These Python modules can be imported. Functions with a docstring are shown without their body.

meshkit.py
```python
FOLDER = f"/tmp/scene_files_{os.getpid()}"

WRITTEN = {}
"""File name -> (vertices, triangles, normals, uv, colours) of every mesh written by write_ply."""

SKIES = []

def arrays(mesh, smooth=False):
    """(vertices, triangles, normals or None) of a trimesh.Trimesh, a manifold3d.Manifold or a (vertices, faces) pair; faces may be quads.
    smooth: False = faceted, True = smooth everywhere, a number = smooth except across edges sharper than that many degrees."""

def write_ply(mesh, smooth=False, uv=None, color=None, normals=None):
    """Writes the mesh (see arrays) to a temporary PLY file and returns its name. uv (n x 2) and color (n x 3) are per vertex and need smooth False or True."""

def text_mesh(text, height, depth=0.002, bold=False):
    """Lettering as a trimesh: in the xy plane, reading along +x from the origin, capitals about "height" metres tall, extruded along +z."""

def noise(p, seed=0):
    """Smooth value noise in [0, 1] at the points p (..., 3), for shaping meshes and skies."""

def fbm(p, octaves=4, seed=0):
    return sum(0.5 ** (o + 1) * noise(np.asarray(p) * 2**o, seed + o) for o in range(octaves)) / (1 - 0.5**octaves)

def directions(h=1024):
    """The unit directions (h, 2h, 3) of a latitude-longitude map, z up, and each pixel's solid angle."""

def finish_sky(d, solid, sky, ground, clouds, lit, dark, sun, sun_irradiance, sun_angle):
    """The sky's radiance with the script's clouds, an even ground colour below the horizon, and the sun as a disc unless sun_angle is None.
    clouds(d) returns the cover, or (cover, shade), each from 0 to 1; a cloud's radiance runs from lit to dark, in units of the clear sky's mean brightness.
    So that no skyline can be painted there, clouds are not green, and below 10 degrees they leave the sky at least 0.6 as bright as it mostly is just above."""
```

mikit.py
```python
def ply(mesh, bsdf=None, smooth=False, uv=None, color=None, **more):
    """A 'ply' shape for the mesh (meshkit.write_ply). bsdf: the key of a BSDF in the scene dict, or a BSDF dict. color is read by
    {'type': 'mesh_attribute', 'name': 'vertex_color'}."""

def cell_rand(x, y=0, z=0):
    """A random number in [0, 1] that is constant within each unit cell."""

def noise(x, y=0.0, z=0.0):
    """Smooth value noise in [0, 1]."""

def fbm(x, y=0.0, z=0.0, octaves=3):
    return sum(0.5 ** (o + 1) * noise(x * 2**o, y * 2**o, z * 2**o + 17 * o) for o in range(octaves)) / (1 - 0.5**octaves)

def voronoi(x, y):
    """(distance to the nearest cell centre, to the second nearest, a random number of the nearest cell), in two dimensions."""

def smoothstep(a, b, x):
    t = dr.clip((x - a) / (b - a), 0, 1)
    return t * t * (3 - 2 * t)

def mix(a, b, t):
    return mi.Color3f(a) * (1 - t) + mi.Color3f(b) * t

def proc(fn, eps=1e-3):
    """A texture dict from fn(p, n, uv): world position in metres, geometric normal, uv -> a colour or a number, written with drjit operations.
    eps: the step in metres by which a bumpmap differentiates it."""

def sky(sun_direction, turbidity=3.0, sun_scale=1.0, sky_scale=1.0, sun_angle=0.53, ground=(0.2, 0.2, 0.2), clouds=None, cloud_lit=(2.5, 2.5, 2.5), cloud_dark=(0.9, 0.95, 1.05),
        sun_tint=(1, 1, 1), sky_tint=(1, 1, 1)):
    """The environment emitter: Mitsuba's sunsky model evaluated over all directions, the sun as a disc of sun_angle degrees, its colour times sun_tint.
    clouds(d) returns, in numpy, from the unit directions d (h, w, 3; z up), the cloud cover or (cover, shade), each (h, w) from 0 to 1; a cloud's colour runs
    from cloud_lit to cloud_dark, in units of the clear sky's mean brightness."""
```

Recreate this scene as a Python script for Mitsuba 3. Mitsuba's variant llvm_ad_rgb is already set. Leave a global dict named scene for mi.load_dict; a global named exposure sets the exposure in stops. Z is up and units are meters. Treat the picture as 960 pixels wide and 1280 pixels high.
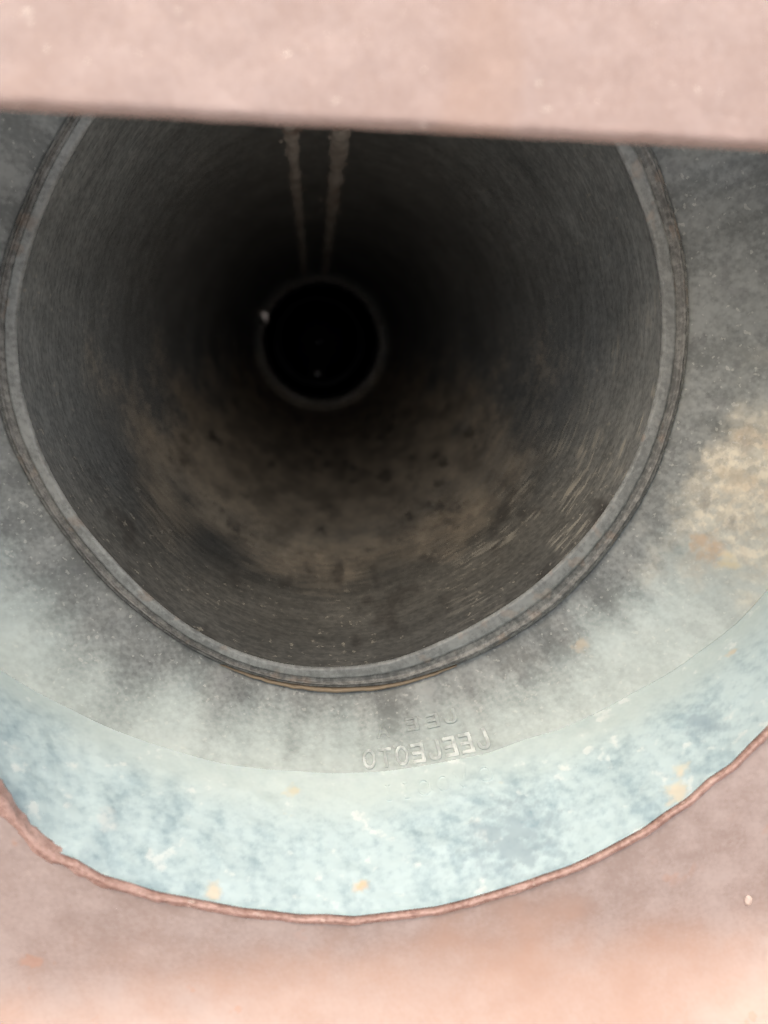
import math
import numpy as np
import trimesh
import drjit as dr
import mitsuba as mi
import mikit
import meshkit
from mikit import proc, fbm, noise, smoothstep, mix, voronoi, cell_rand

T = mi.ScalarTransform4f
scene, labels = {}, {}

# ------------------------------------------------------------------ camera, light, exposure
FWD = np.array([0.08701803, 0.97237292, -0.21660742])
scene["camera"] = {
    "type": "thinlens", "fov": 53.13, "fov_axis": "x", "aperture_radius": 0.0022, "focus_distance": 0.37,
    "near_clip": 0.01, "far_clip": 50.0,
    "to_world": T().look_at(origin=[0, 0, 0], target=FWD.tolist(), up=[0, 0, 1]),
}
exposure = 3.2
scene["sky"] = mikit.sky([-0.25, -0.55, 0.8], turbidity=3, sun_scale=0.2, sun_angle=20,
                         clouds=lambda d: (np.ones(d.shape[:2]), 0.35 * np.ones(d.shape[:2])), ground=(0.2, 0.19, 0.18))

# ------------------------------------------------------------------ shape of the pipe
XA = 0.0174                     # the pipe's axis runs along +y at x = XA, z = 0
CA = [0.14975, 0.0, -0.00451, -0.00388, 0.00226, 0.0008, -0.00079, 0.00184, -0.00026, -0.00107, -0.0003]
CB = [0.16274, 0.00216, -0.0052, -0.00402, 0.00138, 0.00015, -0.00138, 0.00187, 0.00111, -0.0011, 7e-05]
CC = [0.21658, 0.00112, 0.00163, 0.0143, -0.00133, -0.00058, -0.00071, 0.00072, -0.00037, -0.00067, -0.00075, -0.00063, 0.00025,
      -0.00021, 2e-05, -0.00047, -1e-05]
CD = [0.21563, 0.00137, -0.00241, -0.00261, -0.00159, -0.00049, 0.00233, 0.00136, -0.00095, -0.00154, -4e-05, 0.00093, 0.00089,
      -0.00034, -0.00108, -0.00049, 0.00104, 0.00061, -0.00031, -0.00081, 0.00063]
YA, YB, YC, YD, YE = 0.36, 0.362, 0.33, 0.265, 1.75
R0 = 0.1485


def series(c, t):
    r = np.full(np.shape(t), c[0], float)
    for k in range(1, (len(c) - 1) // 2 + 1):
        r = r + c[2 * k - 1] * np.cos(k * t) + c[2 * k] * np.sin(k * t)
    return r


def kink(t, amp, step, seed):
    """small straight facets along a rim, as a hand-cut or hammered edge has"""
    n = int(round(2 * np.pi / step))
    rng = np.random.default_rng(seed)
    v = rng.normal(0, amp, n)
    x = (np.asarray(t) / (2 * np.pi) * n) % n
    i = np.floor(x).astype(int) % n
    return v[i] * (1 - (x - np.floor(x))) + v[(i + 1) % n] * (x - np.floor(x))


def rA(t):
    return series(CA, t) + kink(t, 0.00022, 0.16, 1)


def rB(t):
    return series(CB, t) + kink(t, 0.0003, 0.13, 2)


def rC(t):
    return series(CC, t) + kink(t, 0.0004, 0.09, 3)


def rD(t):
    return series(CD, t) + kink(t, 0.0006, 0.05, 4)


def cyl(t, r, y):
    return np.stack([XA + r * np.cos(t), y + 0 * t, r * np.sin(t)], -1)


def grid_mesh(P, closed=True):
    """P (rows, cols, 3) -> (vertices, quads); columns run round the axis"""
    n, m = P.shape[:2]
    i, j = np.meshgrid(np.arange(n - 1), np.arange(m if closed else m - 1), indexing="ij")
    k = (j + 1) % m
    f = np.stack([i * m + j, (i + 1) * m + j, (i + 1) * m + k, i * m + k], -1).reshape(-1, 4)
    return P.reshape(-1, 3), f


def to_trimesh(vf):
    v, f, _ = meshkit.arrays(vf)
    return trimesh.Trimesh(v, f, process=False)


NT = 720
TH = np.arange(NT) / NT * 2 * np.pi


def r_barrel(t, y):
    w = np.clip((y - YA) / 0.30, 0, 1)
    w = w * w * (3 - 2 * w)
    r = rA(t) * (1 - w) + (R0 - 0.002 * np.sin(t)) * w
    return r


# ------------------------------------------------------------------ materials
def ang(p):
    return dr.atan2(p.z, p.x - XA)


def round_noise(p, a, b, o=3, k=0.0):
    """noise that is continuous round the axis: a = frequency round, b = along"""
    rr = dr.maximum(dr.sqrt(dr.square(p.x - XA) + dr.square(p.z)), 1e-4)
    v, x, y, z = mi.Float(0), (p.x - XA) / rr * a + 31.7 + k, p.y * b + 7.3, p.z / rr * a + 11.1 + k
    for i in range(o):                                           # turned about the axis from octave to octave
        x, z = 0.8 * x - 0.6 * z + 3.3, 0.6 * x + 0.8 * z + 8.9
        v += 0.5 ** (i + 1) * noise(x, y, z)
        x, y, z = x * 2.07, y * 2.07 + 4.4, z * 2.07
    return v / (1 - 0.5**o)


def turned(x, y, z, o):
    """fbm whose octaves are turned against each other, so that no lattice shows"""
    v = mi.Float(0)
    for i in range(o):
        x, y, z = 0.36 * x + 0.48 * y - 0.80 * z + 13.7, -0.80 * x + 0.60 * y + 0.0 * z + 5.1, 0.48 * x + 0.64 * y + 0.60 * z + 27.3
        v += 0.5 ** (i + 1) * noise(x, y, z)
        x, y, z = x * 2.07, y * 2.07, z * 2.07
    return v / (1 - 0.5**o)


def grain(p, f, o=3, k=0.0):
    return turned(p.x * f + 53.1 + k, p.y * f + 21.7, p.z * f + 91.3 + k, o)


def spots(col, p, given):
    """single stains: (place, radius, colour, strength), with ragged edges"""
    rag = grain(p, 260.0, 3, 44.0) - 0.5
    for (x, y, z), r, c, a in given:
        d = dr.sqrt(dr.square(p.x - x) + dr.square(p.y - y) + dr.square(p.z - z)) / r
        col = mix(col, c, a * smoothstep(1.3, 0.2, d + 2.0 * rag))
    return col


LINER_SPOTS = [((0.1913, 0.3492, -0.0983), 0.0075, (0.38, 0.26, 0.165), 0.65), ((0.2035, 0.3516, -0.0658), 0.009, (0.40, 0.32, 0.22), 0.4),
               ((0.1309, 0.3537, -0.149), 0.0040, (0.40, 0.33, 0.24), 0.6), ((0.204, 0.3494, -0.089), 0.006, (0.12, 0.11, 0.10), 0.5),
               ((0.1903, 0.3556, -0.0765), 0.005, (0.13, 0.125, 0.115), 0.55), ((0.200, 0.345, -0.105), 0.0055, (0.50, 0.42, 0.26), 0.6)]
BAND_SPOTS = [((0.0146, 0.2758, -0.2202), 0.0034, (0.60, 0.42, 0.25), 0.85), ((0.1436, 0.2696, -0.1796), 0.0055, (0.60, 0.54, 0.43), 0.85),
              ((0.1484, 0.2761, -0.1744), 0.0042, (0.66, 0.57, 0.42), 0.7), ((-0.0137, 0.3199, -0.2027), 0.0034, (0.62, 0.52, 0.33), 0.5),
              ((-0.044, 0.2686, -0.2121), 0.0040, (0.62, 0.52, 0.38), 0.7), ((-0.088, 0.2853, -0.1889), 0.0050, (0.60, 0.63, 0.62), 0.6),
              ((0.0804, 0.2833, -0.2074), 0.020, (0.22, 0.29, 0.335), 0.6),
              ((0.1645, 0.2895, -0.1604), 0.009, (0.21, 0.28, 0.33), 0.6)]


def barrel_color(p, n, uv):
    c, s = p.x - XA, p.z
    rr = dr.maximum(dr.sqrt(c * c + s * s), 1e-4)
    low = -s / rr
    streak = round_noise(p, 9.0, 430.0, 3)
    streak2 = round_noise(p, 26.0, 150.0, 3, 9.0)
    patch = round_noise(p, 3.2, 14.0, 4, 3.0)
    fine = grain(p, 460.0, 2, 3.0)
    base = mix((0.118, 0.123, 0.122), (0.215, 0.219, 0.213), smoothstep(0.25, 0.75, 0.35 * streak + 0.25 * streak2 + 0.40 * fine))
    turnmark = noise(p.y * 55.0 + 0.4 * patch, 3.1, 7.7) * 0.6 + noise(p.y * 170.0 + 0.5 * patch, 9.1, 2.7) * 0.4
    base = base * (0.55 + 0.60 * patch + 0.30 * turnmark)
    dark_floor = smoothstep(0.1, 0.8, low + 0.5 * (patch - 0.5)) * smoothstep(0.62, 0.50, p.y + 0.06 * (patch - 0.5))
    base = mix(base, base * mi.Color3f(0.48, 0.46, 0.44), dark_floor)     # base made darker on the floor by the mouth
    dust = smoothstep(0.02, 0.55, low + 0.9 * (patch - 0.5) + 0.35 * (streak2 - 0.5) + 0.3 * (fine - 0.5)) * smoothstep(0.44, 0.64, p.y + 0.20 * (patch - 0.5) + 0.06 * (streak - 0.5))
    mott = 0.6 * round_noise(p, 9.0, 22.0, 4, 5.0) + 0.2 * fine + 0.2 * streak2
    dustc = mix((0.25, 0.205, 0.155), (0.50, 0.41, 0.305), smoothstep(0.32, 0.68, mott))
    col = mix(base, dustc, dust * 0.92)
    blot = smoothstep(0.58, 0.74, round_noise(p, 9.0, 24.0, 4, 17.0)) * smoothstep(0.3, 0.6, low)
    col = mix(col, (0.035, 0.032, 0.03), blot * 0.6)
    fleck = smoothstep(0.68, 0.82, round_noise(p, 46.0, 260.0, 3, 2.0)) * smoothstep(0.42, 0.6, patch + 0.15 * low)
    col = mix(col, (0.34, 0.31, 0.26), fleck * 0.5)
    # scuffs drawn round the bore on the right hand side
    side = smoothstep(0.2, 0.75, c / rr) * smoothstep(-0.35, 0.1, low)
    scuff = smoothstep(0.50, 0.74, round_noise(p, 10.0, 380.0, 3, 41.0)) * side * smoothstep(0.45, 0.62, round_noise(p, 6.0, 26.0, 3, 4.0))
    return mix(col, (0.32, 0.30, 0.26), scuff * 0.65)


def barrel_bump(p, n, uv):
    return round_noise(p, 7.0, 330.0, 3) + 0.5 * round_noise(p, 45.0, 160.0, 2, 4.0) + 1.2 * round_noise(p, 4.0, 30.0, 2, 8.0)


def rim_color(p, n, uv):
    g = grain(p, 420.0, 3)
    q = grain(p, 60.0, 4, 5.0)
    col = mix((0.13, 0.132, 0.126), (0.26, 0.265, 0.255), smoothstep(0.3, 0.7, 0.4 * g + 0.6 * q))
    rust = smoothstep(0.60, 0.72, grain(p, 110.0, 3, 77.0))
    return mix(col, (0.24, 0.17, 0.11), rust * 0.55)


def face_color(p, n, uv):
    g = grain(p, 480.0, 3)
    q = grain(p, 70.0, 4, 5.0)
    col = mix((0.115, 0.118, 0.115), (0.205, 0.21, 0.203), smoothstep(0.3, 0.7, 0.45 * g + 0.55 * q))
    dirty = smoothstep(0.40, 0.52, uv.y + 0.12 * (q - 0.5))      # the outer half is a sunk, dirty step
    grit = mix((0.08, 0.079, 0.074), (0.18, 0.175, 0.163), smoothstep(0.35, 0.7, 0.6 * g + 0.4 * q))
    col = mix(col, grit, dirty * 0.9)
    return mix(col, (0.26, 0.17, 0.11), smoothstep(0.62, 0.74, grain(p, 120.0, 3, 77.0)) * 0.22)


def liner_color(p, n, uv):
    c, s = p.x - XA, p.z
    rr = dr.maximum(dr.sqrt(c * c + s * s), 1e-4)
    low = -s / rr
    # 0 at the outer edge, 1 at the barrel
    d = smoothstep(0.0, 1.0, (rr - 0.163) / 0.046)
    radial = round_noise(p, 17.0, 5.0, 3, 2.0)
    cloud = round_noise(p, 3.0, 24.0, 4, 6.0)
    fine = grain(p, 520.0, 2)
    mott = grain(p, 95.0, 4, 14.0)
    soot_shade = mix((0.100, 0.106, 0.103), (0.205, 0.213, 0.207), smoothstep(0.33, 0.67, 0.22 * mott + 0.50 * round_noise(p, 13.0, 3.0, 4, 12.0) + 0.28 * fine))
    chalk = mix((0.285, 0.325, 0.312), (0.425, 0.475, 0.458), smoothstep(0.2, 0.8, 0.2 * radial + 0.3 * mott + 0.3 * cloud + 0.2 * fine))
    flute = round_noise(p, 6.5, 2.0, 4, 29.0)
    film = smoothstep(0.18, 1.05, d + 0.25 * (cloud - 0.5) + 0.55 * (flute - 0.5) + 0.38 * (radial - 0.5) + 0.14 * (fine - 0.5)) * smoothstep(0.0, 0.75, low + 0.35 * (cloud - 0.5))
    col = mix(soot_shade, chalk, film)  # sooty tone, with the fading of light towards the tube painted in
    # dry tan deposit low on the right hand wall
    ax, ay, az = p.x - 0.210, p.y - 0.345, p.z + 0.072
    tan = smoothstep(0.078, 0.018, dr.sqrt(ax * ax + 1.6 * az * az) + 0.07 * (grain(p, 55.0, 5, 33.0) - 0.5)) * smoothstep(0.172, 0.192, rr + 0.03 * (mott - 0.5))
    tanc = mix((0.36, 0.33, 0.27), (0.53, 0.48, 0.385), smoothstep(0.3, 0.7, grain(p, 240.0, 3, 8.0)))
    tanc = mix(tanc, (0.42, 0.31, 0.21), 0.6 * smoothstep(0.56, 0.76, grain(p, 52.0, 3, 61.0)))
    col = mix(col, tanc, tan * (0.55 + 0.4 * smoothstep(0.35, 0.6, grain(p, 300.0, 4, 17.0))))
    pit = smoothstep(0.70, 0.82, grain(p, 480.0, 2, 19.0))
    col = mix(col, (0.55, 0.54, 0.49), pit * 0.22)
    dark = smoothstep(0.60, 0.76, grain(p, 130.0, 4, 47.0)) * (1 - 0.7 * film)
    return spots(mix(col, (0.07, 0.07, 0.075), dark * 0.3), p, LINER_SPOTS)


def band_color(p, n, uv):
    q = grain(p, 26.0, 4)
    m = grain(p, 130.0, 4, 5.0)
    f = grain(p, 620.0, 2, 9.0)
    back = smoothstep(0.298, 0.325, p.y + 0.022 * (q - 0.5))
    blue = mix((0.215, 0.31, 0.36), (0.46, 0.56, 0.58), smoothstep(0.20, 0.62, 0.22 * q + 0.20 * m + 0.26 * round_noise(p, 24.0, 6.0, 4, 3.0) + 0.32 * grain(p, 330.0, 3, 51.0)))
    pale = mix((0.44, 0.52, 0.505), (0.54, 0.60, 0.58), 0.6 * m + 0.4 * f)
    col = mix(blue, pale, back * 0.8)
    chip = smoothstep(0.60, 0.72, 0.6 * m + 0.4 * grain(p, 210.0, 3, 22.0) + 0.08 * (q - 0.5))
    col = mix(col, (0.70, 0.72, 0.70), chip * 0.5)
    ochre = smoothstep(0.735, 0.80, 0.75 * grain(p, 70.0, 3, 88.0) + 0.25 * m)
    return spots(mix(col, (0.66, 0.50, 0.32), ochre * 0.5), p, BAND_SPOTS)


def paint_color(p, n, uv):
    q = grain(p, 15.0, 4)
    m = grain(p, 70.0, 4, 3.0)
    f = grain(p, 900.0, 2, 6.0)
    col = mix((0.405, 0.292, 0.262), (0.50, 0.392, 0.37), smoothstep(0.25, 0.75, 0.4 * q + 0.25 * m + 0.35 * f))
    run = smoothstep(0.56, 0.74, turned(p.x * 26.0 + 3.0 + 0.8 * q, p.z * 9.0, p.y * 9.0, 4))
    col = mix(col, (0.42, 0.275, 0.215), run * 0.38)
    white = smoothstep(0.80, 0.86, grain(p, 420.0, 2, 15.0))
    return mix(col, (0.80, 0.72, 0.66), white * 0.6)


def plate_color(p, n, uv):
    q = grain(p, 17.0, 4, 2.0)
    m = grain(p, 85.0, 4, 31.0)
    f = grain(p, 700.0, 2, 6.0)
    pink = mix((0.42, 0.285, 0.235), (0.47, 0.365, 0.33), smoothstep(0.3, 0.7, 0.65 * q + 0.25 * m + 0.1 * f))
    grey = mix((0.26, 0.215, 0.21), (0.39, 0.335, 0.33), smoothstep(0.3, 0.7, 0.3 * q + 0.5 * m + 0.2 * f))
    painted_shade = smoothstep(-0.262, -0.222, p.z + 0.06 * (q - 0.5) + 0.02 * (m - 0.5))  # greyer towards the mouth: shade put into the paint colour
    col = mix(pink, grey, painted_shade * 0.75)
    rust = smoothstep(0.66, 0.74, grain(p, 120.0, 3, 71.0)) * smoothstep(0.5, 0.6, q)
    return mix(col, (0.46, 0.23, 0.15), rust * 0.35)


def bead_color(p, n, uv):
    m = grain(p, 150.0, 4, 31.0)
    f = grain(p, 800.0, 2, 6.0)
    col = mix((0.28, 0.165, 0.14), (0.46, 0.31, 0.275), smoothstep(0.3, 0.7, 0.6 * m + 0.4 * f))
    return mix(col, (0.70, 0.60, 0.54), smoothstep(0.66, 0.80, grain(p, 340.0, 3, 3.0)) * 0.4)


def weld_color(p, n, uv):
    m = grain(p, 120.0, 4, 12.0)
    return mix(mix((0.42, 0.37, 0.33), (0.66, 0.60, 0.55), smoothstep(0.3, 0.7, m)), (0.25, 0.14, 0.10), smoothstep(0.6, 0.7, grain(p, 60.0, 3, 5.0)) * 0.6)


def fine_bump(p, n, uv):
    return grain(p, 700.0, 3) + 2.0 * grain(p, 170.0, 2, 4.0)


def rough_of(base, amp, f):
    return lambda p, n, uv: base + amp * (grain(p, f, 3, 66.0) - 0.5)


def bsdf(color, rough, bump, height, spec=0.5, metallic=0.0):
    b = {"type": "principled", "base_color": proc(color) if callable(color) else {"type": "rgb", "value": color},
         "roughness": proc(rough) if callable(rough) else rough, "specular": spec, "metallic": metallic}
    if bump is not None:
        b = {"type": "bumpmap", "scale": height, "arbitrary": proc(bump, eps=2e-4), "bsdf": b}
    return {"type": "twosided", "bsdf": b}


scene["mat_barrel"] = bsdf(barrel_color, rough_of(0.46, 0.25, 90.0), barrel_bump, 0.00016)
scene["mat_rim"] = bsdf(rim_color, rough_of(0.55, 0.3, 120.0), fine_bump, 0.00010)
scene["mat_face"] = bsdf(face_color, rough_of(0.5, 0.3, 120.0), fine_bump, 0.00012)
scene["mat_far"] = bsdf((0.60, 0.55, 0.52), 0.5, None, 0, metallic=0.5)
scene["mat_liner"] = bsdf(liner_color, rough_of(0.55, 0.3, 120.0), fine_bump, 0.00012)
scene["mat_band"] = bsdf(band_color, rough_of(0.42, 0.3, 120.0), fine_bump, 0.00015)
scene["mat_paint"] = bsdf(paint_color, rough_of(0.5, 0.2, 90.0), fine_bump, 0.00012)
scene["mat_plate"] = bsdf(plate_color, rough_of(0.5, 0.2, 90.0), fine_bump, 0.00006)
scene["mat_bead"] = bsdf(bead_color, 0.55, fine_bump, 0.0004)
scene["mat_weld"] = bsdf(weld_color, 0.6, fine_bump, 0.0004)
def letter_color(p, n, uv):
    return mix((0.32, 0.35, 0.34), (0.50, 0.53, 0.51), smoothstep(0.35, 0.65, grain(p, 230.0, 3, 91.0)))


scene["mat_letter"] = bsdf(letter_color, 0.4, None, 0)
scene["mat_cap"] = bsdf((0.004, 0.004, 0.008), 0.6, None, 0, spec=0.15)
scene["mat_glint_dome"] = bsdf((0.75, 0.75, 0.78), 0.15, None, 0, metallic=1.0)
scene["mat_rust"] = bsdf((0.20, 0.15, 0.10), 0.7, fine_bump, 0.0005)


# ------------------------------------------------------------------ adding things
def numbered(name):
    if name not in scene:
        return name
    k = 1
    while f"{name}_{k:03d}" in scene:
        k += 1
    return f"{name}_{k:03d}"


def part(name, mesh, mat, label=None, smooth=40, **kw):
    key = numbered(name)
    scene[key] = mikit.ply(mesh, mat, smooth=smooth)
    if label or kw:
        labels[key] = {**({"label": label} if label else {}), **kw}
    return key


def loft(rows):
    return np.stack([cyl(TH, r, y) for r, y in rows])


def dent(P, amp, freq, seed, o=3):
    """push the points of a lofted wall in or out along the radius"""
    q = P.copy()
    c = np.stack([P[..., 0] - XA, np.zeros_like(P[..., 0]), P[..., 2]], -1)
    u = c / np.maximum(np.linalg.norm(c, axis=-1, keepdims=True), 1e-9)
    q += u * (amp * (meshkit.fbm(P * freq, o, seed) - 0.5))[..., None]
    return q


# ================================================================== the bore: inner steel tube
labels["steel_tube"] = {"label": "dark sooty steel tube with brown dust inside, running back into darkness", "category": "pipe"}
ys = np.r_[np.linspace(YA + 0.0015, 0.7, 150), np.linspace(0.71, YE + 0.004, 130)]
inner = loft([(r_barrel(TH, y), y) for y in ys])
w = (np.clip((ys - YA - 0.002) / 0.05, 0, 1) * np.clip((YE - 0.01 - ys) / 0.15, 0, 1))[:, None, None]
inner = inner * (1 - w) + dent(dent(inner, 0.004, 14.0, 5), 0.0016, 70.0, 6) * w
outer = loft([(rB(TH) - 0.0005 if y < 0.4 else np.full(NT, 0.1605), y) for y in (YE, 0.6, 0.42, 0.376)])
part("steel_tube__barrel", grid_mesh(np.concatenate([inner])), "mat_barrel", "dark bore wall with scratches round it and brown dust along the bottom", smooth=True)
part("steel_tube__outer_wall", grid_mesh(outer), "mat_rim", smooth=True)

# the tube's cut end: rounded lip, flat face, back edge
rows = []
for a in np.linspace(0, 1, 8):                                   # inner rounding
    q = a * np.pi / 2
    rows.append((rA(TH) + 0.0018 * (1 - np.sin(np.pi / 2 - q)) * 0 + 0.0018 * (1 - np.cos(q)), YA + 0.0018 * (1 - np.sin(q))))
face = []
for a in np.linspace(0.15, 0.9, 14):
    face.append((rA(TH) + 0.0018 + a * (rB(TH) - rA(TH) - 0.0036), YA + 0.0008 * a + 0.0018 * min(1, max(0, (a - 0.42) / 0.1)) - 0.0022 * max(0, (a - 0.80) / 0.1)))
end = []
for a in np.linspace(0, 1, 7):
    q = a * np.pi / 2
    end.append((rB(TH) - 0.0016 + 0.0016 * np.sin(q), YB + 0.0004 + 0.0016 * (1 - np.cos(q))))
end += [(rB(TH), YB + 0.008), (rB(TH), YB + 0.016)]
P = loft(rows + face + end)
bump = 0.0014 * (meshkit.fbm(P * 90.0, 3, 8) - 0.5)
P[..., 1] += bump * np.r_[np.zeros(4), np.ones(len(P) - 8), np.zeros(4)][:, None]
uvf = np.zeros(P.shape[:2] + (2,))
uvf[..., 0] = TH[None] / (2 * np.pi)
uvf[..., 1] = np.r_[np.zeros(8), np.linspace(0.1, 0.9, 14), np.ones(len(P) - 22)][:, None]
scene["steel_tube__end_face"] = mikit.ply(grid_mesh(P), "mat_face", smooth=True, uv=uvf.reshape(-1, 2))
labels["steel_tube__end_face"] = {"label": "worn grey cut end of the tube, a narrow ring"}

# weld seams along the roof of the bore
rng = np.random.default_rng(11)


def weld_seam(a0, a1, half, seed):
    rng = np.random.default_rng(seed)
    n, m = 420, 13
    y = np.linspace(YA + 0.012, YE - 0.01, n)
    u = (y - y[0]) / (y[-1] - y[0])
    cx = np.pi / 2 - (a0 + (a1 - a0) * u) + 0.006 * np.cumsum(rng.normal(0, 0.12, n)) * 0.3
    wv = half * (0.8 + 0.5 * meshkit.noise(np.stack([y * 60, y * 0 + seed, y * 0], -1), seed)) 
    hv = half * 0.75 * (0.55 + 0.9 * meshkit.noise(np.stack([y * 95, y * 0 + 3 * seed, y * 0], -1), seed + 1))
    P = np.zeros((n, m, 3))
    for j in range(m):
        q = np.pi * j / (m - 1)
        t = cx + np.cos(q) * wv / R0
        r = np.array([r_barrel(np.array([tt]), yy)[0] for tt, yy in zip(t, y)]) + 0.0012 - np.sin(q) * (hv + 0.0012)
        P[:, j] = np.stack([XA + r * np.cos(t), y, r * np.sin(t)], -1)
    P += 0.0016 * (meshkit.fbm(P * 160.0, 2, seed)[..., None] - 0.5)
    meshes = [to_trimesh(grid_mesh(P, closed=False))]
    for _ in range(26):                                          # spatter on and beside the seam
        i = rng.integers(10, n - 10)
        t = cx[i] + rng.normal(0, 1.0) * wv[i] / R0 * 1.1
        s = trimesh.creation.icosphere(1, rng.uniform(0.0009, 0.0022))
        s.apply_transform(np.diag([1, rng.uniform(1, 2), 1, 1]))
        r = r_barrel(np.array([t]), y[i])[0] - 0.0006
        s.apply_translation([XA + r * math.cos(t), y[i], r * math.sin(t)])
        meshes.append(s)
    return trimesh.util.concatenate(meshes)


part("steel_tube__weld_seam", weld_seam(-0.20, -0.245, 0.0050, 21), "mat_weld", "thinner left weld seam along the roof of the bore", smooth=True)
part("steel_tube__weld_seam", weld_seam(0.030, 0.068, 0.0064, 22), "mat_weld", "lumpy right weld seam along the roof of the bore", smooth=True)

# the far end: a ring with a hole, and a dark chamber behind it
cxe = 0.0114 - XA
rows = []
for r, y in ((0.138, YE - 0.001), (0.1365, YE - 0.004), (0.1345, YE - 0.0075), (0.1315, YE - 0.0085), (0.1288, YE - 0.003), (0.128, YE + 0.004), (0.129, YE + 0.03)):
    rows.append((np.full(NT, r) + 0.0015 * (meshkit.noise(np.stack([np.cos(TH) * 6, np.sin(TH) * 6, 0 * TH + r * 50], -1), 3) - 0.5), y))
ring = loft(rows)
shoulder = loft([(np.full(NT, r), y) for r, y in ((0.1605, YE + 0.0005), (0.150, YE - 0.0005), (0.1375, YE - 0.0025))])
part("steel_tube__far_shoulder", grid_mesh(shoulder), "mat_barrel", smooth=True)
part("steel_tube__far_ring", grid_mesh(ring), "mat_far", "small dull ring round the hole at the far end", smooth=True)
blob = trimesh.creation.icosphere(3, 1.0)
blob.vertices *= 1 + 0.5 * (meshkit.fbm(blob.vertices * 2.2, 3, 4)[:, None] - 0.5)
blob.vertices = blob.vertices * [0.0085, 0.0025, 0.017]
blob.apply_transform(trimesh.transformations.rotation_matrix(-0.35, [0, 1, 0]))
blob.apply_translation([-0.0612 * 1.74, YE - 0.009, 0.0312 * 1.74])
scene["mat_blob"] = bsdf((0.56, 0.46, 0.42), 0.5, fine_bump, 0.0005)
scene["mat_lump"] = bsdf((0.95, 0.84, 0.80), 0.22, None, 0, metallic=1.0)  # metal lump added to reflect the sky, in place of a daylit gap
part("steel_tube__far_ring__daylight_lump", blob, "mat_lump", "added shiny lump standing for a daylit gap on the upper left of the far ring", smooth=True)
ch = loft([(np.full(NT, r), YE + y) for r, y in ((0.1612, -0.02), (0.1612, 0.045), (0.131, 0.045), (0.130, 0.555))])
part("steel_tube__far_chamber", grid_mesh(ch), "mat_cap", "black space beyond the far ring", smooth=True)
cap = loft([(np.full(NT, r), YE + 0.55 + 0.06 * math.sqrt(max(0, 1 - (r / 0.13) ** 2))) for r in np.linspace(0.13, 0.0005, 24)])
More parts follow.
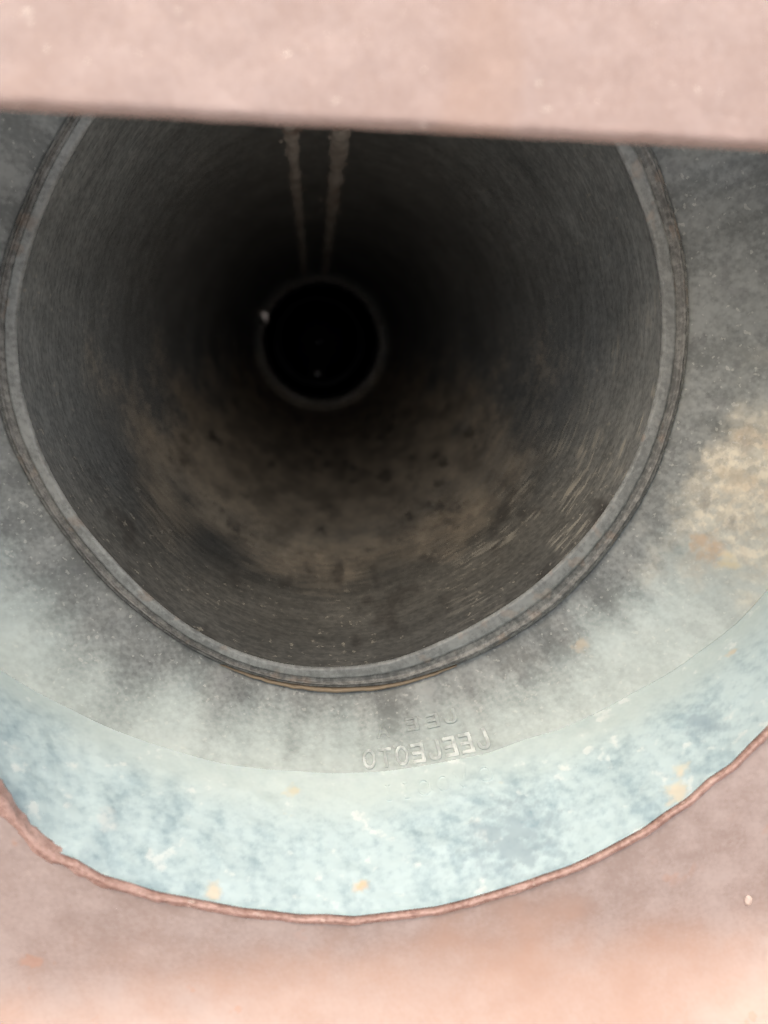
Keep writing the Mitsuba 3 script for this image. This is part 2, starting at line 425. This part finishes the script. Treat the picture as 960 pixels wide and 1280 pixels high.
part("steel_tube__end_cap", grid_mesh(cap), "mat_cap", smooth=True)
glint_dome = trimesh.creation.icosphere(3, 0.010)  # shiny dome added so that it mirrors the mouth as a glint
glint_dome.vertices *= [1, 0.6, 1]
glint_dome.apply_translation([0.0043 * 2.3, YE + 0.545 - 0.02, -0.0399 * 2.3])
post = trimesh.creation.cylinder(0.004, segment=[[0.0043 * 2.3, YE + 0.52, -0.0399 * 2.3], [0.0043 * 2.3, YE + 0.61, -0.0399 * 2.3]], sections=20)
part("steel_tube__end_cap__glint_dome", trimesh.util.concatenate([glint_dome, post]), "mat_glint_dome", "tiny shiny dome added to make the glint in the far hole", smooth=30)

# ================================================================== the mouth: liner cone and outer band
labels["pipe_mouth"] = {"label": "flared grey and pale blue pipe mouth with raised letters, around the dark tube", "category": "pipe mouth"}
RG = rB(TH) + 0.0009


def liner_point(t, s):
    """s = 0 at the outer edge on the band, 1 at the gap round the tube"""
    t, s = np.asarray(t, float), np.asarray(s, float)
    rg = rB(t) + 0.0009
    e = s + 0.10 * np.sin(np.pi * s)                             # slightly dished
    r = rC(t) + (rg - rC(t)) * s
    y = YC + (YB + 0.0036 - YC) * e
    return np.stack([XA + r * np.cos(t), y, r * np.sin(t)], -1)


S = np.r_[np.linspace(0, 1, 70)]
P = np.stack([liner_point(TH, np.full(NT, s)) for s in S])
amp = np.sin(np.pi * np.clip(S, 0, 1))[:, None, None]
push = 0.0030 * (meshkit.fbm(P * 38.0, 3, 31) - 0.5) + 0.0010 * (meshkit.fbm(P * 150.0, 2, 32) - 0.5)
rad = 0.0030 * (meshkit.noise(np.stack([np.cos(TH) * 16, np.sin(TH) * 16, 0 * TH], -1), 33) - 0.5)
P[..., 1] += (push + rad[None]) * amp[..., 0]
foot = loft([(rC(TH) + 0.004, YC + 0.004), (rC(TH) + 0.0004, YC + 0.0015)])
throat = loft([(RG - 0.0002, YB + 0.0046), (RG + 0.0004, YB + 0.020), (RG + 0.0004, YB + 0.034)])
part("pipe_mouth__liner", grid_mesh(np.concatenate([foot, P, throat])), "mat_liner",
     "grey sloping liner, sooty with painted shade above and by the tube, chalky at the bottom", smooth=True)

rows = []
for a in np.linspace(0, 1, 60):
    y = YC + 0.012 - (YC + 0.012 - YD + 0.0012) * a
    u = np.clip((YC - y) / (YC - YD), -0.2, 1)
    rows.append((rC(TH) * (1 - u) + rD(TH) * u - 0.0003, y))
P = loft(rows)
w = np.clip((YC - P[..., 1:2]) / 0.012, 0, 1) * np.clip((P[..., 1:2] - YD) / 0.006, 0, 1)
P = P * (1 - w) + dent(dent(P, 0.0022, 40.0, 41), 0.0012, 170.0, 42, 2) * w
part("pipe_mouth__outer_band", grid_mesh(P), "mat_band", "pale blue chipped band along the bottom of the mouth", smooth=True)
back = loft([(rD(TH) + 0.010, YD + 0.012), (rC(TH) + 0.012, YC + 0.02), (RG + 0.012, YB + 0.034), (RG + 0.0004, YB + 0.034), (rB(TH) - 0.003, YB + 0.034)])
part("pipe_mouth__outer_shell", grid_mesh(back), "mat_rim", smooth=40)


# raised lettering on the liner and, fainter, on the band
def glyph(ch, width, height, turn=False, seed=0):
    m = meshkit.text_mesh(ch, 1.0, 1.0, bold=True)
    m = m.subdivide_to_size(0.14) if hasattr(m, "subdivide_to_size") else m
    lo, hi = m.bounds
    m.vertices = (m.vertices - lo) / (hi - lo)
    if turn:
        m.vertices[:, 0] = 1 - m.vertices[:, 0]
        m.faces = m.faces[:, ::-1]
    m.vertices[:, 0] = (m.vertices[:, 0] - 0.5) * width
    m.vertices[:, 1] *= height
    return m


def emboss(ch, theta, s0, width, ds, lift, turn=False, lean=0.0):
    m = glyph(ch, width, ds, turn)
    v = np.array(m.vertices)
    t = theta + (v[:, 0] + lean * v[:, 1]) / 0.2
    p = liner_point(t, s0 + v[:, 1])
    a, b = liner_point(t + 0.002, s0 + v[:, 1]), liner_point(t, s0 + v[:, 1] + 0.01)
    nrm = np.cross(a - p, b - p)
    nrm /= np.linalg.norm(nrm, axis=1, keepdims=True)
    nrm *= np.where(nrm[:, 1:2] > 0, -1, 1)
    top = v[:, 2] > 0.5
    p = p + nrm * np.where(top, lift, -0.001)[:, None]
    return trimesh.Trimesh(p, m.faces, process=False)


TEXT2 = [("O", 0), ("T", 0), ("O", 0), ("E", 1), ("J", 0), ("E", 1), ("E", 1), ("J", 0)]
A2 = np.radians(np.linspace(-88.4, -72.2, 8))
for (ch, tn), t in zip(TEXT2, A2):
    part("pipe_mouth__liner__raised_letter", emboss(ch, t, 0.045, 0.0062, 0.19, 0.0011, bool(tn)), "mat_letter", smooth=False)
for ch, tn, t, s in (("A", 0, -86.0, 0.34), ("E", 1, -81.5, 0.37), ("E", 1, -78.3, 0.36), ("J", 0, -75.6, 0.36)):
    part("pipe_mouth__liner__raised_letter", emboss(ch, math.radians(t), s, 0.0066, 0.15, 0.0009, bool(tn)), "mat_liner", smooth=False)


def band_point(t, u):
    r = rC(t) * (1 - u) + rD(t) * u + 0.0002
    return np.stack([XA + r * np.cos(t), YC + 0 * t - (YC - YD) * u, r * np.sin(t)], -1)


for ch, t in zip("IIOOVO", (-86.3, -84.0, -81.6, -79.0, -76.6, -73.4)):
    m = glyph(ch, 0.0064 if ch != "I" else 0.0022, 0.15)
    v = np.array(m.vertices)
    tt = math.radians(t) + v[:, 0] / 0.2
    p = band_point(tt, 0.24 - v[:, 1])
    c = np.stack([XA - p[:, 0], 0 * tt, -p[:, 2]], -1)
    p = p + c / np.linalg.norm(c, axis=1, keepdims=True) * np.where(v[:, 2] > 0.5, 0.0012, -0.001)[:, None]
    part("pipe_mouth__outer_band__raised_letter", trimesh.Trimesh(p, m.faces, process=False), "mat_band", smooth=False)

# rusty lip of an old gasket in the bottom of the gap
n = 120
t = np.radians(np.linspace(-113, -72, n))
env = np.sin(np.linspace(0.04, np.pi - 0.1, n)) ** 0.6
P = np.zeros((n, 9, 3))
wob = 0.0006 * (meshkit.noise(np.stack([t * 40, t * 0, t * 0], -1), 7) - 0.5)
for j in range(9):
    q = 2 * np.pi * j / 8
    r = rB(t) + 0.0008 + wob + 0.0014 * env * np.cos(q)
    P[:, j] = np.stack([XA + r * np.cos(t), YB + 0.0020 + 0.0028 * env * np.sin(q) + 0 * t, r * np.sin(t)], -1)
labels["gasket_strip"] = {"label": "thin rusty strip wedged in the gap at the bottom of the tube", "category": "gasket"}
scene["gasket_strip"] = mikit.ply(grid_mesh(P), "mat_rust", smooth=True)

# ================================================================== the painted plate round the mouth
labels["flange_plate"] = {"label": "faded pink painted steel plate below and around the pipe mouth", "category": "plate"}


def plate_y(x, z):
    """depth of the plate's face: flat round the mouth, then turning towards the front at the bottom and the lower corners"""
    hx, cz, rc = 0.197, -0.241, 0.075
    qx, qz = np.abs(x - XA) - (hx - rc), (cz + rc) - z
    side = 1 / (1 + np.exp((z + 0.13) / 0.018))
    qx = np.where(qx > 0, qx * side, qx)
    d = np.hypot(np.maximum(qx, 0), np.maximum(qz, 0)) - rc + np.minimum(np.maximum(qx, qz), 0)
    R = 0.040
    d = np.clip(d, 0, None)
    e = np.minimum(d, R * 0.985)
    return YD - (R - np.sqrt(R * R - e * e)) - np.maximum(d - R * 0.985, 0) * 5.7


rows = []
n_r = 110
U = np.linspace(0, 1, n_r) ** 1.6
half = 0.40
corner = half / np.maximum(np.abs(np.cos(TH)), np.abs(np.sin(TH)))
for u in U:
    r = (rD(TH) + 0.0012 - 0.005 * np.exp(-((np.degrees(TH) - 229) / 5.5) ** 2)) * (1 - u) + corner * u
    x, z = XA + r * np.cos(TH), r * np.sin(TH)
    z = np.maximum(z, -0.2425 - 0.0403 - 0 * x)
    rows.append(np.stack([x, plate_y(x, z), z], -1))
P = np.stack(rows)
P[..., 1] += 0.004 * (meshkit.fbm(P * 22.0, 3, 51) - 0.5) + 0.0008 * (meshkit.fbm(P * 130.0, 2, 52) - 0.5)
part("flange_plate__plate", grid_mesh(P), "mat_plate", "pink plate, greyish round the mouth and curving forward at the bottom", smooth=True)

rows = []
blobw = np.exp(-((np.degrees(TH) - 229) / 5.5) ** 2)
lum = meshkit.fbm(np.stack([np.cos(TH) * 30, np.sin(TH) * 30, 0 * TH], -1), 3, 61)
deg = np.degrees(TH)
lump = 0.44 + 0.25 * lum + 0.5 * lum * np.exp(-((deg - 236) / 13) ** 2)
for j in range(21):
    q = 2 * np.pi * j / 20
    double = 1 + 0.22 * np.cos(3 * q)
    r = rD(TH) + 0.0020 - 0.004 * blobw + (0.0028 * lump) * (1 + 0.4 * blobw) * np.cos(q) * double
    y = YD - 0.0008 + 0.0032 * lump * (1 + 0.3 * blobw) * np.sin(q) * double
    rows.append(cyl(TH, r, y))
P = np.stack(rows)
P += (0.0005 + 0.0010 * np.exp(-((deg - 236) / 14) ** 2))[None, :, None] * (meshkit.fbm(P * 260.0, 2, 62)[..., None] - 0.5)
part("flange_plate__rim_bead", grid_mesh(P), "mat_bead", "narrow reddish bead along the edge of the mouth", smooth=True)

chip = trimesh.creation.icosphere(2, 1.0)
chip.vertices *= 1 + 0.5 * (meshkit.fbm(chip.vertices * 2.5, 2, 6)[:, None] - 0.5)
chip.vertices *= [0.0016, 0.0012, 0.0024]
labels["paint_flake"] = {"label": "tiny pale flake stuck on the grey lower right part of the pink plate", "category": "paint flake"}
chip.apply_translation([0.177, plate_y(np.array([0.177]), np.array([-0.2290]))[0] - 0.0005, -0.2290])
scene["paint_flake"] = mikit.ply(chip, "mat_blob", smooth=True)

# ================================================================== the bar across the top
labels["cross_bar"] = {"label": "faded pink painted steel bar running across the top in front of the pipe", "category": "bar"}
n = 241
x = np.linspace(-0.30, 0.32, n)
prof = []
h, th, rc = 0.046, 0.0065, 0.0022
for cx, cy, a0 in ((-1, 1, 180), (-1, -1, 90), (1, -1, 0), (1, 1, 270)):
    pass
pts = []
for sx, sz, a0 in ((1, 1, 0), (-1, 1, 90), (-1, -1, 180), (1, -1, 270)):
    for k in range(6):
        q = math.radians(a0 + 18 * k)
        pts.append((sx * (th / 2 - rc) + rc * math.cos(q), sz * (h / 2 - rc) + rc * math.sin(q)))
ring = []
for i, (y, z) in enumerate(pts):                                 # points along the long sides, for relief
    y2, z2 = pts[(i + 1) % len(pts)]
    L = math.hypot(y2 - y, z2 - z)
    k = max(1, int(L / 0.0025))
    ring += [(y + (y2 - y) * j / k, z + (z2 - z) * j / k) for j in range(k)]
ring = np.array(ring)
zb = 0.0513 - 0.0274 * x
P = np.stack([np.repeat(x[:, None], len(ring), 1), 0.2 + th / 2 + np.repeat(ring[None, :, 0], n, 0), (zb + h / 2)[:, None] + ring[None, :, 1]], -1)
P += (0.0011 * (meshkit.fbm(P * 130.0, 4, 71) - 0.5))[..., None] * np.array([0, 1, 1])
bar = to_trimesh(grid_mesh(P))
part("cross_bar__bar", bar, "mat_paint", smooth=True)
for xs in (-0.30, 0.32):
    zc = 0.0513 - 0.0274 * xs + h / 2
    leg = trimesh.creation.box((0.008, YD + 0.006 - 0.2, h - 0.001))
    leg.apply_translation([xs, (YD + 0.006 + 0.2) / 2, zc])
    part("cross_bar__leg", leg, "mat_paint", smooth=False)
